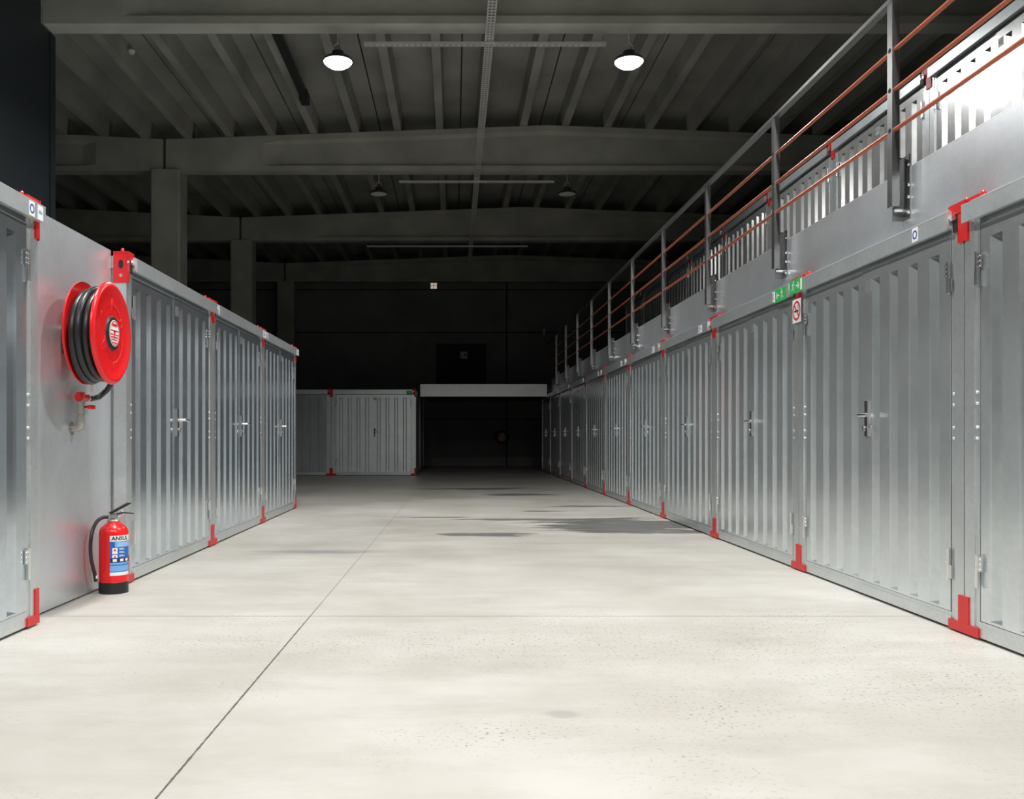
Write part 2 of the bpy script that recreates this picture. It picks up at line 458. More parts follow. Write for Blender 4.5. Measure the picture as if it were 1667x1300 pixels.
for i, by in enumerate(BEAM_Y):
    if i in (0,): continue
    if i in (1, 2): lab = 'concrete roof beam over the camera, out of the photo'
    elif i == 6: lab = 'almost black concrete roof beam against the back wall'
    else: lab = names[i][0]
    tag(beam_mesh(-5.63 if i > 3 else -5.17, 9.3, 1.9 if i > 3 else 1.0, 1.6, by).build('roof_beam', M['beam']), lab, 'beam', 'precast roof beams')
    if i > 3:
        l2 = {4: 'short visible end of grey roof beam left of the nearer column', 5: 'dim roof beam end left of the farther column',
              6: 'black roof beam end at the back left corner'}[i]
        tag(beam_mesh(HX0, -5.69, 1.0, 1.3, by).build('roof_beam', M['beam']), l2, 'beam', 'precast roof beams')
for by, lab in ((17.7, 'square concrete column behind the left container row, the nearer and wider'),
                (24.0, 'dark concrete column farther back, behind the left row end'),
                (30.3, 'black concrete column against the back wall at left')):
    c = MB().prism([(-5.90, by - 0.08), (-5.87, by - 0.11), (-5.36, by - 0.11), (-5.33, by - 0.08), (-5.33, by + 0.40), (-5.90, by + 0.40)],
                   lambda u, v, t: (u, v, t), 0, 6.198)
    tag(c.build('column', M['beam']), lab, 'column', 'concrete columns')

# ------------------------------------------------------------------ containers
W = 2.2
GR_L = [0.255 + 0.2255 * k for k in range(4)]
GR_R = [1.235 + 0.2255 * k for k in range(4)]
def corrugated_leaf(x0, x1, y, yb, z0, z1, zg0, zg1, cs, gw=0.050, fw=0.018, dep=0.046):
    """door leaf: flat sheet with pressed trapezoid grooves; outer face at y, back at yb"""
    mb = MB()
    xs = [x0]
    for c in cs: xs += [c - gw, c - fw, c + fw, c + gw]
    xs += [x1]
    for k in range(0, len(xs), 4):
        a = xs[k]; b = xs[k + 1]
        mb.poly([(a, y, zg0), (b, y, zg0), (b, y, zg1), (a, y, zg1)])
    for c in cs:
        pr = [(c - gw, y), (c - fw, y + dep), (c + fw, y + dep), (c + gw, y)]
        for (xa, ya), (xb, yb_) in zip(pr, pr[1:]):
            mb.poly([(xa, ya, zg0), (xb, yb_, zg0), (xb, yb_, zg1 + 0.06), (xa, ya, zg1 + 0.06)])
        mb.poly([(px, py, zg0) for px, py in pr]); mb.poly([(px, py, zg1 + 0.06) for px, py in pr])
        mb.poly([(c - gw, y, zg1), (c + gw, y, zg1), (c + gw, y + 0.003, zg1), (c - gw, y + 0.003, zg1)])
        mb.poly([(c - gw + 0.003, y + 0.003, zg1), (c + gw - 0.003, y + 0.003, zg1), (c + gw - 0.003, y + 0.003, zg1 + 0.06), (c - gw + 0.003, y + 0.003, zg1 + 0.06)])
    mb.poly([(x0, y, z0), (x1, y, z0), (x1, y, zg0), (x0, y, zg0)])
    mb.poly([(x0, y, zg1), (x1, y, zg1), (x1, y, z1), (x0, y, z1)])
    mb.poly([(x0, yb, z0), (x1, yb, z0), (x1, yb, z1), (x0, yb, z1)])
    for x in (x0, x1): mb.poly([(x, y, z0), (x, yb, z0), (x, yb, z1), (x, y, z1)])
    for z in (z0, z1): mb.poly([(x0, y, z), (x1, y, z), (x1, yb, z), (x0, yb, z)])
    return mb
def leaf_mesh(mb, name, material):
    me = bpy.data.meshes.new(name); me.from_pydata(mb.v, [], mb.f); me.materials.append(material)
    bm = bmesh.new(); bm.from_mesh(me); bmesh.ops.remove_doubles(bm, verts=bm.verts, dist=1e-5)
    bmesh.ops.recalc_face_normals(bm, faces=bm.faces); bm.to_mesh(me); bm.free(); return me

def plate_with_hole(mb, fn, x0, x1, y0, y1, cx, cy, rx, ry, n=24):
    inner, outer = [], []
    for k in range(n):
        a = 2 * PI * (k + 0.5) / n; c, s_ = math.cos(a), math.sin(a)
        inner.append((cx + rx * c, cy + ry * s_))
        tx = ((x1 - cx) if c > 0 else (x0 - cx)) / c if abs(c) > 1e-6 else 1e9
        ty = ((y1 - cy) if s_ > 0 else (y0 - cy)) / s_ if abs(s_) > 1e-6 else 1e9
        t = min(tx, ty); outer.append((cx + t * c, cy + t * s_))
    for k in range(n):
        q = (k + 1) % n
        p = [inner[k], outer[k], outer[q], inner[q]]
        mb.poly([fn(*v) for v in p])
    # the four corners left over
    for X_, Y_ in ((x0, y0), (x1, y0), (x1, y1), (x0, y1)):
        best = sorted(range(n), key=lambda k: (outer[k][0] - X_) ** 2 + (outer[k][1] - Y_) ** 2)[:2]
        mb.poly([fn(*outer[best[0]]), fn(X_, Y_), fn(*outer[best[1]])])

def make_container(name, label, H, D, door_m, stickers=(2.03,), group=None, number=None, blue=0, nlevers=1, mirror=False):
    t = thing(name, label, 'container', (0, 0, 0), 0, group)
    zg0, zg1 = 0.107, H - 0.205
    # frame: corner posts, sill, head
    f = MB()
    for s in (0, 1):
        g = (lambda a, b: (a, b)) if s == 0 else (lambda a, b: (W - b, W - a))
        a, b = g(0.004, 0.088); f.box(a, b, 0.0, 0.085, 0.012, H - 0.02)
        a, b = g(0.088, 0.126); f.box(a, b, 0.006, 0.07, 0.012, H - 0.02)
    f.box(0.126, W - 0.126, 0.0, 0.08, 0.014, 0.072)
    f.box(0.126, W - 0.126, 0.004, 0.08, 0.072, 0.092)
    f.box(0.126, W - 0.126, 0.035, 0.08, H - 0.128, H - 0.02)
    f.build('frame', M['frame'], t)
    # body: corrugated side walls, rear wall, roof
    prof = [(0.012, 0.0855)]
    y = 0.14
    while y < D - 0.2:
        prof += [(0.012, y), (0.045, y + 0.035), (0.045, y + 0.07), (0.012, y + 0.105)]; y += 0.225
    prof += [(0.012, D), (W - 0.012, D)]
    rev = [(W - u, v) for u, v in prof[:-2]][::-1]
    b = MB().prism(prof + rev, lambda u, v, z: (u, v, z), 0.02, H - 0.035)
    for xa, xb in ((0.004, 0.03), (W - 0.03, W - 0.004)):
        b.box(xa, xb, 0.086, D, 0.014, 0.10); b.box(xa, xb, 0.086, D, H - 0.10, H - 0.02); b.box(xa, xb, D - 0.09, D, 0.10, H - 0.10)
    b.build('body', M['body'], t)
    # doors
    dl = link('door', leaf_mesh(corrugated_leaf(0.131, 1.088, 0.008, 0.07, 0.095, H - 0.132, zg0, zg1, GR_L), 'door', door_m), t)
    dr = link('door', leaf_mesh(corrugated_leaf(1.0885, W - 0.131, 0.001, 0.07, 0.095, H - 0.132, zg0, zg1, GR_R), 'door', door_m), t)
    MB().box(1.0635, 1.088, 0.001, 0.008, 0.097, H - 0.134).build('overlap_strip', door_m, dr)
    for leaf, xh in ((dl, 0.128), (dr, W - 0.128)):
        for z0 in (0.262, H - 0.43):
            h = MB(); sg = 1 if xh < 1 else -1
            h.cyl((xh, -0.012, z0), (xh, -0.012, z0 + 0.155), 0.0085, n=12)
            h.cyl((xh, -0.012, z0 - 0.004), (xh, -0.012, z0), 0.011, n=12)
            h.cyl((xh, -0.012, z0 + 0.155), (xh, -0.012, z0 + 0.16), 0.011, n=12)
            h.box(xh, xh + sg * 0.030, -0.010, -0.004, z0 + 0.078, z0 + 0.152)
            h.box(xh, xh - sg * 0.024, -0.010, -0.004, z0 + 0.004, z0 + 0.074)
            for q in range(3): h.cyl((xh + sg * 0.022, -0.015, z0 + 0.09 + q * 0.025), (xh + sg * 0.022, -0.004, z0 + 0.09 + q * 0.025), 0.005, n=8)
            h.build('hinge', M['zinc'], leaf, 'auto')
    # handle set on the right leaf
    hx = 1.127
    MB().box(hx - 0.02, hx + 0.02, -0.010, 0.001, 1.005, 1.225).build('lock_plate', M['lampbody'], dr)
    e = MB()
    for (xa, xb, za, zb) in ((hx - 0.021, hx - 0.018, 1.005, 1.225), (hx + 0.018, hx + 0.021, 1.005, 1.225), (hx - 0.021, hx + 0.021, 1.222, 1.226)):
        e.box(xa, xb, -0.0115, 0.001, za, zb)
    e.build('plate_edge', M['zinc'], dr)
    lv = MB(); lv.tube([(hx, -0.008, 1.137), (hx, -0.052, 1.137), (hx + 0.006, -0.060, 1.137), (hx + 0.02, -0.063, 1.137), (hx + 0.125, -0.060, 1.134)], [0.011, 0.010, 0.0105, 0.0105, 0.0095], n=12)
    lv.cyl((hx, -0.016, 1.137), (hx, -0.009, 1.137), 0.017, n=16)
    lv.build('handle', M['zinc'], dr, 'auto')
    MB().cyl((hx, -0.030, 1.062), (hx, -0.008, 1.062), 0.0105, n=14).box(hx - 0.005, hx + 0.005, -0.03, -0.008, 1.035, 1.06).build('lock_cylinder', M['zinc'], dr, 'auto')
    # rivets
    for s in (0, 1):
        for rz in (1.222, 1.166, 1.048, 0.993):
            rx = 0.104 if s == 0 else W - 0.104
            m_ = MB(); m_.tube([(rx, 0.0055, rz), (rx, 0.002, rz), (rx, -0.001, rz)], [0.0085, 0.008, 0.004], n=10)
            m_.build('rivet', M['rivet'], t)
    # roof profile
    pf = [(-0.046, H - 0.112), (-0.046, H - 0.022), (-0.018, H - 0.022), (-0.018, H - 0.016), (-0.002, H - 0.014), (-0.002, H + 0.001),
          (0.10, H + 0.001), (0.10, H - 0.05), (0.004, H - 0.05), (0.004, H - 0.104), (-0.036, H - 0.104), (-0.036, H - 0.112)]
    mx = (lambda x: W - x) if mirror else (lambda x: x)
    r = MB().prism(pf, lambda u, v, x: (x, u, v), *sorted((mx(0.012 if mirror else 0.052), mx(W - 0.088))))
    rr_ = r.build('roof_rail', M['rail_m'], t)
    xa, xb = sorted((mx(0.012 if mirror else 0.052), mx(W - 0.088)))
    MB().box(xa, xb, -0.0465, -0.0425, H - 0.0245, H - 0.0210).box(xa, xb, -0.0035, 0.001, H - 0.002, H + 0.002).build('edge_highlight', M['rivet'], rr_)  # pale strips stand in for the highlights along the rail edges
    c = MB().box(mx(W - 0.086), mx(W - 0.045), -0.012, 0.0, H - 0.128, H - 0.03)
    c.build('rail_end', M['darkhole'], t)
    MB().cyl((mx(W - 0.066), -0.030, H - 0.055), (mx(W - 0.066), -0.012, H - 0.055), 0.018, n=6).build('bolt', M['zinc'], t)
    # roof covering
    MB().box(0.03, W - 0.03, 0.09, D - 0.01, H - 0.05, H - 0.012).build('roof', M['rail_m'], t)
    # red corner brackets
    def corner(mb, nm='corner_bracket'): return mb.build(nm, M['red'], t)
    a = MB()      # bottom left
    a.box(0.0, 0.046, -0.007, 0.0, 0.012, 0.195); a.box(0.0, 0.135, -0.009, 0.0, 0.010, 0.058)
    a.box(0.0, 0.004, 0.0, 0.11, 0.010, 0.195)
    corner(a)
    a = MB()      # bottom right
    a.box(W - 0.046, W, -0.007, 0.0, 0.012, 0.195); a.box(W - 0.135, W, -0.009, 0.0, 0.010, 0.058)
    a.box(W - 0.004, W, 0.0, 0.11, 0.010, 0.195)
    corner(a)
    for full in (True, False):      # top brackets: one behind the rail, one beside the open rail end
        left = full != mirror
        sx_ = (lambda x: x) if left else (lambda x: W - x)
        a = MB()
        a.box(sx_(0.0), sx_(0.044), -0.010, 0.0, H - 0.19, H - 0.01)
        plate_with_hole(a, lambda p, q: (sx_(0.001), p, q), -0.008, 0.088, H - 0.20, H + 0.012, 0.036, H - 0.075, 0.017, 0.030)
        MB().cyl((sx_(0.0002), 0.036, H - 0.150), (sx_(0.003), 0.036, H - 0.150), 0.011, n=12).build('bolt', M['zinc'], t)
        a.box(sx_(0.0), sx_(0.145 if full else 0.13), -0.010, 0.088, H + 0.001, H + 0.014)
        if not full: a.box(sx_(0.0), sx_(0.105), -0.016, -0.006, H - 0.040, H + 0.014)
        else: a.box(sx_(0.0), sx_(0.010 if mirror else 0.030), -0.016, -0.002, H - 0.04, H + 0.014)
        px_ = sx_(0.045 if left == mirror else 0.10)
        a.tube([(px_, 0.04, H + 0.013), (px_, 0.04, H + 0.034), (px_, 0.04, H + 0.042)], [0.014, 0.012, 0.006], n=12)
        corner(a)
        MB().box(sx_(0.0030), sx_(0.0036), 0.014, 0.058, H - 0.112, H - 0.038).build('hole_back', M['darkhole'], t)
    # stickers on the roof profile
    for k, sx in enumerate(stickers):
        st = MB().box(sx - 0.030, sx + 0.030, -0.0475, -0.046, H - 0.106, H - 0.030).build('sticker', M['white'], t)
        if k == 0:
            q = MB(); ring_fn(q, sx, H - 0.068, 0.016, 0.025, lambda u, v: (u, -0.0482, v), 20); q.build('ring_mark', M['blue'], st)
        else:
            q = MB(); q.box(sx - 0.02, sx + 0.02, -0.0484, -0.0478, H - 0.072, H - 0.062); q.box(sx - 0.012, sx + 0.006, -0.0484, -0.0478, H - 0.062, H - 0.055)
            q.build('printed_mark', M['lblue'], st)
    # number plate beside the seam
    if number is not None:
        np_ = MB().box(1.098, 1.172, -0.001, 0.001, H - 0.275, H - 0.20).build('number_plate', M['numberplate'] if number else M['body'], dr)
        if number:
            text_obj(number, 0.075, M['number'], np_, lambda u, v: (1.135 + u, -0.0022, H - 0.2375 + v), 'number', 0.002, 0.85)
    return t
def place(t, row, a, x=0.0):
    if row == 'right': t.location = (x, a, 0); t.rotation_euler = (0, 0, -PI / 2)
    elif row == 'left': t.location = (x, a, 0); t.rotation_euler = (0, 0, PI / 2)
    return t

XR, XL, XU = 2.584, -2.222, 4.56
Y0R = 4.587
HR, HLf, HU = 2.18, 2.245, 2.2
DEPTH = 2.8
right_labels = [
    'lower right container cut off by the right edge of the photo',
    'widest lower right container, between the big red joint and the no smoking sign',
    'lower right container just beyond the no smoking sign',
    'third lower right container beyond the big red joint, nearest the dark wet patch',
    'lower right container fifth from the right edge, past the dark wet patch',
    'lower right container sixth from the right edge, narrow with thin bright ribs',
    'lower right container seventh from the right edge, dim with faint ribs',
    'lower right container eighth from the right edge, nearly dark',
    'almost black lower right container, third from the dark far end of the row',
    'almost black lower right container, second from the far end of the row',
    'farthest black container of the lower right row, next to the back wall']
G_R = 'lower right row of storage containers'
protoR = make_container('storage_container', right_labels[0], HR, DEPTH, M['door_r'], (1.80, 1.885), G_R, number='')
protoR1 = make_container('storage_container', right_labels[0], HR, DEPTH, M['door_r'], (1.80,), G_R, number='')
two = {3, 4}
for k in range(11):
    if k == 0: o = protoR1
    elif k == 3: o = protoR
    else: o = copy_tree(protoR if k in (3, 4, 5, 6) else protoR1)
    place(o, 'right', Y0R + W * k, XR)
    o['label'] = right_labels[k]; o['group'] = G_R
left_labels = ['galvanized container cut off by the left edge of the photo, before the hose reel',
               'left row container just beyond the red hose reel, with the big red corner block',
               'middle container of the three left ones beyond the hose reel',
               'last container of the left row, farthest beyond the hose reel']
G_L = 'left row of storage containers'
l0 = make_container('storage_container', left_labels[0], HLf, DEPTH, M['door_l'], (2.03, 2.125), G_L, number='', mirror=True)
place(l0, 'left', 4.841 - W, XL)
for k in range(3):
    o = copy_tree(l0)
    if k == 0:
        for ch in list(o.children):
            if ch.name.startswith('sticker'):
                for g in list(ch.children): bpy.data.objects.remove(g)
                bpy.data.objects.remove(ch)
    place(o, 'left', 6.139 + W * k, XL); o['label'] = left_labels[k + 1]
# the inside of the hole and bolt of the near corner block
G_F = 'containers at the back facing the camera'
f0 = make_container('storage_container', 'bright full container at the back facing the camera, numbered 20', HLf - 0.02, 2.9, M['door_f'], (), G_F, number='20')
f0.location = (-0.985 - W, 23.5, 0)
f1 = make_container('storage_container', 'half hidden darker container at the back beside number 20, behind the left row end', HLf - 0.02, 2.9, M['door_r'], (), G_F, number=None)
f1.location = (-0.985 - 2 * W, 23.5, 0)
f2 = copy_tree(f1); f2.location = (-0.985 - W, 26.55, 0)
f2['label'] = 'container behind number 20 at the back, only its narrow right side shows'
# upper row on the mezzanine
G_U = 'upper right row of storage containers on the mezzanine'
DECK = 2.33
up_labels = ['glaring upper container numbered 48 at the top right corner',
             'upper container numbered 49, behind the tall near railing post',
             'upper container third from the right edge, bright ribs behind the orange rails',
             'upper container fourth from the right edge, white ribs behind the second full railing post',
             'upper container fifth from the right edge, white ribs behind a railing post with round holes',
             'dark upper container sixth from the right edge, faint ribs',
             'dark upper container seventh from the right edge',
             'black farthest upper container on the mezzanine']
ubase = None
for k in range(8):
    if k < 2:
        o = make_container('storage_container', up_labels[k], HU, DEPTH, M['door_u'], (), G_U, number=('48', '49')[k])
    else:
        if ubase is None:
            ubase = o = make_container('storage_container', up_labels[k], HU, DEPTH, M['door_u'], (), G_U, number='')
        else: o = copy_tree(ubase)
    o.location = (XU, 8.69 + W * k, DECK); o.rotation_euler = (0, 0, -PI / 2); o['label'] = up_labels[k]

# ------------------------------------------------------------------ mezzanine
dk = MB().box(2.72, HX1 - 0.01, HY0 + 0.02, 24.77, 2.23, DECK)
dk.box(-0.90, HX1 - 0.01, 24.79, HY1 - 0.01, 2.23, DECK)
tag(dk.build('mezzanine_deck', M['roof']), 'dark mezzanine deck lying over the lower right containers', 'floor deck')
fp = thing('edge_plate', 'long grey steel edge plate of the mezzanine above the lower right row', 'steel plate', (2.66, 0, 2.200))
segs = [HY0 + 0.05, 0.6, 6.62, 12.7, 18.8, 24.74]
for a, b in zip(segs, segs[1:]):
    q = MB().box(0, 0.004, a + 0.001, b - 0.001, 0, 0.373)
    q.box(0.004, 0.03, a + 0.001, b - 0.001, 0.369, 0.373)
    ps = q.build('plate_section', M['plate'], fp)
    MB().box(-0.001, 0.004, a + 0.001, b - 0.001, 0.372, 0.377).build('edge_highlight', M['rivet'], ps)  # pale strip painted in as the highlight on the plate's top edge
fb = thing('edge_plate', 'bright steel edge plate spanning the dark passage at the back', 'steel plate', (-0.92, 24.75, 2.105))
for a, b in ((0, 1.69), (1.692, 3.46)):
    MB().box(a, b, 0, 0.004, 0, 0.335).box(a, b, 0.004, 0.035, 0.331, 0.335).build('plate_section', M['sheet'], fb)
# railing
rl = thing('guard_railing', 'steel guard railing with three orange pipes along the mezzanine edge', 'railing', (2.585, 0, 2.35))
post_y = [5.33 + 1.95 * k for k in range(-2, 11)]
for i, py in enumerate(post_y):
    if py > 24.7: continue
    p = MB()
    # open U post: web faces the aisle, flanges either side
    p.box(-0.022, 0.022, py - 0.03, py + 0.03, 0.0, 1.205)
    po = p.build('post', M['steel'], rl)
    MB().box(0.012, 0.074, py + 0.03, py + 0.036, -0.075, 0.30).box(0.070, 0.074, py - 0.052, py + 0.036, -0.075, 0.30).build('bracket', M['steel'], po)
    b = MB()
    for z in (-0.04, 0.05, 0.12, 0.24): b.cyl((0.058, py - 0.045, z), (0.070, py - 0.045, z), 0.010, n=6)
    b.cyl((-0.004, py - 0.01, -0.02), (0.07, py - 0.01, -0.02), 0.010, n=8)
    b.build('bolt', M['zinc'], po)
    hl = MB()
    for z in (0.45, 0.685, 0.92):
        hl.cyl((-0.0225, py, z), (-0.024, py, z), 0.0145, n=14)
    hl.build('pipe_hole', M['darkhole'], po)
MB().box(-0.024, 0.026, post_y[0] - 0.5, 24.75, 1.205, 1.230).build('handrail', M['steel'], rl)
for z in (0.45, 0.685, 0.92):
    MB().cyl((0.0, post_y[0] - 0.5, z), (0.0, 24.75, z), 0.0125, n=14).build('pipe', M['orange'], rl, 'auto')

# ------------------------------------------------------------------ gap panel, hose reel, extinguisher
gp = MB().box(-2.335, -2.322, 4.845, 6.132, 0.012, 2.262)
gp.box(-2.37, -2.335, 4.845, 6.132, 2.24, 2.262)
tag(gp.build('infill_panel', M['panel']), 'smooth grey sheet panel behind the hose reel, between two left containers', 'panel')

RX, RY, RZ = -2.322, 5.40, 1.617
hr = thing('hose_reel', 'round red fire hose reel with black hose on the grey panel', 'hose reel', (RX, RY, RZ))
def dish(x, r, flip=1):
    return [(0.0001, x), (0.05, x), (0.17, x), (0.175, x + 0.004 * flip), (0.262, x + 0.004 * flip), (0.272, x + 0.010 * flip), (0.285, x + 0.010 * flip),
            (r - 0.004, x + 0.0), (r, x - 0.006 * flip), (r, x - 0.012 * flip), (r - 0.006, x - 0.010 * flip), (0.20, x - 0.008 * flip), (0.0001, x - 0.006 * flip)]
fd = MB().lathe(dish(0.285, 0.304), axis='x', n=72).build('front_disc', M['redreel'], hr, 'auto')
MB().lathe(dish(0.115, 0.304, -1), axis='x', n=72).build('rear_disc', M['redreel'], hr, 'auto')
# raised pressings on the disc
for k in range(6):
    em = MB()
    a = 2 * PI * k / 6 + PI / 2
    def pt(r, d): return (0.2885, r * math.cos(a + d), r * math.sin(a + d))
    em.tube([pt(0.125, -0.30), pt(0.15, -0.12), pt(0.205, -0.06), pt(0.205, 0.06), pt(0.15, 0.12), pt(0.125, 0.30)], 0.0016, n=6)
    em.build('pressed_rib', M['redreel'], fd, True)
MB().lathe([(0.0001, 0.298), (0.082, 0.298), (0.098, 0.294), (0.104, 0.284)], axis='x', n=40).build('hub_cap', M['black'], fd, 'auto')
lb = MB().lathe([(0.0001, 0.2995), (0.078, 0.2995), (0.078, 0.298)], axis='x', n=40).build('hub_label', M['white'], fd)
q = MB(); fn = lambda u, v: (0.3002, u * 1.42, v * 1.42)
for (a, b, c, d) in ((-0.028, 0.028, 0.028, 0.040), (-0.042, 0.042, 0.008, 0.013), (-0.044, -0.010, -0.008, -0.003), (0.010, 0.044, -0.008, -0.003),
                     (-0.040, -0.004, -0.020, -0.014), (0.004, 0.040, -0.020, -0.014), (-0.034, 0.030, -0.030, -0.025), (-0.022, 0.024, -0.042, -0.037)):
    q.poly([fn(a, c), fn(b, c), fn(b, d), fn(a, d)])
for r0 in (0.0475,): ring_fn(q, 0, 0, r0, r0 + 0.004, fn, 40)
q.poly([fn(-0.012, 0.012), fn(0.012, 0.012), fn(0.0, -0.03)])
q.build('print', M['signred'], lb)
# wound hose: three visible layers of turns as one spiral
pts = []
rr = 0.228; xs0, xs1 = 0.140, 0.262; turns = 3; ns = 36
for k in range(turns * ns + 1):
    a = 2 * PI * k / ns; x = xs0 + (xs1 - xs0) * k / (turns * ns)
    r_ = rr + 0.010 * math.sin(a * 0.5 + 0.6)
    pts.append((x, r_ * math.cos(a), r_ * math.sin(a)))
MB().tube(pts, 0.0205, n=14).build('hose', M['rubber'], hr, True)
pts = []
for k in range(int(3.3 * ns) + 1):
    a = 2 * PI * k / ns; x = 0.142 + (0.262 - 0.142) * k / (3.3 * ns) + 0.008 * math.sin(a + 1.0)
    r_ = 0.262 + 0.010 * math.sin(a * 0.7)
    pts.append((x, r_ * math.cos(-a + 0.5), r_ * math.sin(-a + 0.5) - 0.014))
MB().tube(pts, 0.0205, n=12).build('hose', M['rubber'], hr, True)
MB().lathe([(0.0001, 0.12), (0.212, 0.12), (0.212, 0.28), (0.0001, 0.28)], axis='x', n=48).build('drum', M['black'], hr, 'auto')
MB().cyl((0.0, 0, 0), (0.12, 0, 0), 0.05, n=24).box(0.0, 0.02, -0.02, 0.10, -0.12, 0.12).build('wall_bracket', M['lampbody'], hr)
# water feed below the reel (own coordinates under the reel)
VY = 0.10
feed = MB()
feed.tube([(0.0, VY, -0.565), (0.035, VY, -0.565), (0.052, VY, -0.556), (0.056, VY, -0.535), (0.056, VY, -0.50)], [0.024, 0.025, 0.027, 0.026, 0.023], n=18)
feed.cyl((0.0, VY, -0.565), (0.004, VY, -0.565), 0.042, n=24)
feed.cyl((0.056, VY, -0.515), (0.056, VY, -0.495), 0.029, n=8)
feed.cyl((0.056, VY, -0.50), (0.056, VY, -0.40), 0.020, n=18)
feed.cyl((0.056, VY, -0.475), (0.056, VY, -0.46), 0.027, n=18)
feed.cyl((0.056, VY, -0.42), (0.056, VY, -0.36), 0.026, n=8)
feed.build('pipe', M['brass'], hr, 'auto')
va = MB().cyl((0.056, VY - 0.03, -0.375), (0.056, VY + 0.085, -0.375), 0.026, n=16)
va.cyl((0.056, VY, -0.40), (0.056, VY, -0.345), 0.024, n=16)
va.cyl((0.056, VY - 0.035, -0.375), (0.056, VY - 0.03, -0.375), 0.020, n=8)
va.build('valve', M['red'], hr, 'auto')
MB().cyl((0.056, VY + 0.02, -0.435), (0.11, VY + 0.02, -0.435), 0.008, n=8).box(0.10, 0.122, VY - 0.005, VY + 0.062, -0.447, -0.423).build('valve_lever', M['red'], hr)
MB().cyl((0.056, VY + 0.085, -0.375), (0.056, VY + 0.115, -0.375), 0.019, n=14).build('ferrule', M['zinc'], hr)
MB().tube([(0.056, VY + 0.11, -0.375), (0.065, VY + 0.15, -0.378), (0.09, VY + 0.20, -0.365), (0.13, VY + 0.225, -0.32), (0.18, VY + 0.21, -0.255), (0.21, VY + 0.16, -0.20), (0.215, VY + 0.08, -0.12)],
          0.0175, n=12).build('hose', M['rubber'], hr, True)
MB().box(0.08, 0.10, VY + 0.085, VY + 0.11, -0.335, -0.265).build('hose_guide', M['white'], hr)

# fire extinguisher
EX, EY = -2.193, 5.84
ex = thing('fire_extinguisher', 'red fire extinguisher with blue label standing on the floor by the grey panel', 'fire extinguisher', (EX, EY, 0))
r = 0.090
MB().lathe([(0.0001, 0.0), (r - 0.004, 0.0), (r + 0.001, 0.004), (r + 0.001, 0.072), (r - 0.001, 0.074), (0.0001, 0.074)], n=48).build('foot_ring', M['black'], ex, 'auto')
MB().lathe([(0.0001, 0.070), (r, 0.070), (r, 0.385), (r - 0.004, 0.405), (r - 0.016, 0.424), (r - 0.036, 0.438), (0.047, 0.446), (0.040, 0.450), (0.038, 0.458), (0.0001, 0.458)], n=48).build('cylinder', M['redreel'], ex, 'auto')
MB().lathe([(0.0001, 0.456), (0.038, 0.456), (0.040, 0.462), (0.036, 0.470), (0.022, 0.474), (0.020, 0.50), (0.024, 0.504), (0.0001, 0.506)], n=32).box(-0.016, 0.016, -0.028, 0.028, 0.478, 0.50).build('valve_head', M['brass'], ex, 'auto')
tow = Vector((2.193, -5.84, 0)).normalized()            # direction from the bottle to the camera
ang0 = math.atan2(tow.y, tow.x) + 0.56
def cylfn(rad):
    return lambda u, v: (rad * math.cos(ang0 + u / rad), rad * math.sin(ang0 + u / rad), v)
def patch(mb, u0, u1, v0, v1, rad, n=10):
    g = cylfn(rad)
    for k in range(n):
        a, b = u0 + (u1 - u0) * k / n, u0 + (u1 - u0) * (k + 1) / n
        mb.poly([g(a, v0), g(b, v0), g(b, v1), g(a, v1)])
    return mb
LW = 0.074
lab = patch(MB(), -LW, LW, 0.118, 0.372, r + 0.0008).build('label', M['white'], ex, True)
patch(MB(), -LW, LW, 0.140, 0.335, r + 0.0012).build('label_field', M['mblue'], lab, True)
p_ = MB(); patch(p_, -LW + 0.030, LW, 0.298, 0.332, r + 0.0016); patch(p_, -LW, LW, 0.145, 0.190, r + 0.0016); patch(p_, -LW, LW, 0.18, 0.2, r + 0.0016)
p_.build('label_band', M['lblue'], lab, True)
patch(MB(), -LW, LW, 0.202, 0.229, r + 0.0017).build('label_strip', M['nblue'], lab, True)
p_ = MB()
for v in (0.232, 0.256, 0.276): patch(p_, -0.060, -0.028, v, v + 0.018, r + 0.0016, 4)
for v in (0.240, 0.262, 0.282):
    patch(p_, -0.018, 0.012, v + 0.006, v + 0.009, r + 0.0016, 4); patch(p_, -0.018, 0.022, v, v + 0.003, r + 0.0016, 4)
for u in (-0.045, 0.000, 0.040): patch(p_, u - 0.012, u + 0.012, 0.207, 0.224, r + 0.0020, 4)
for v in (0.306, 0.315, 0.324): patch(p_, -0.03, 0.06, v, v + 0.002, r + 0.0019, 6)
p_.build('label_print', M['white'], lab, True)
p_ = MB()
for v in (0.232, 0.276): patch(p_, -0.050, -0.038, v + 0.001, v + 0.010, r + 0.0021, 3)
p_.build('label_pictogram', M['signred'], lab, True)
g_ = cylfn(r + 0.0016)
text_obj('ANSUL', 0.034, M['nblue'], lab, lambda u, v: g_(u - 0.008, 0.3535 + v), 'lettering', 0.0010, 1.08)
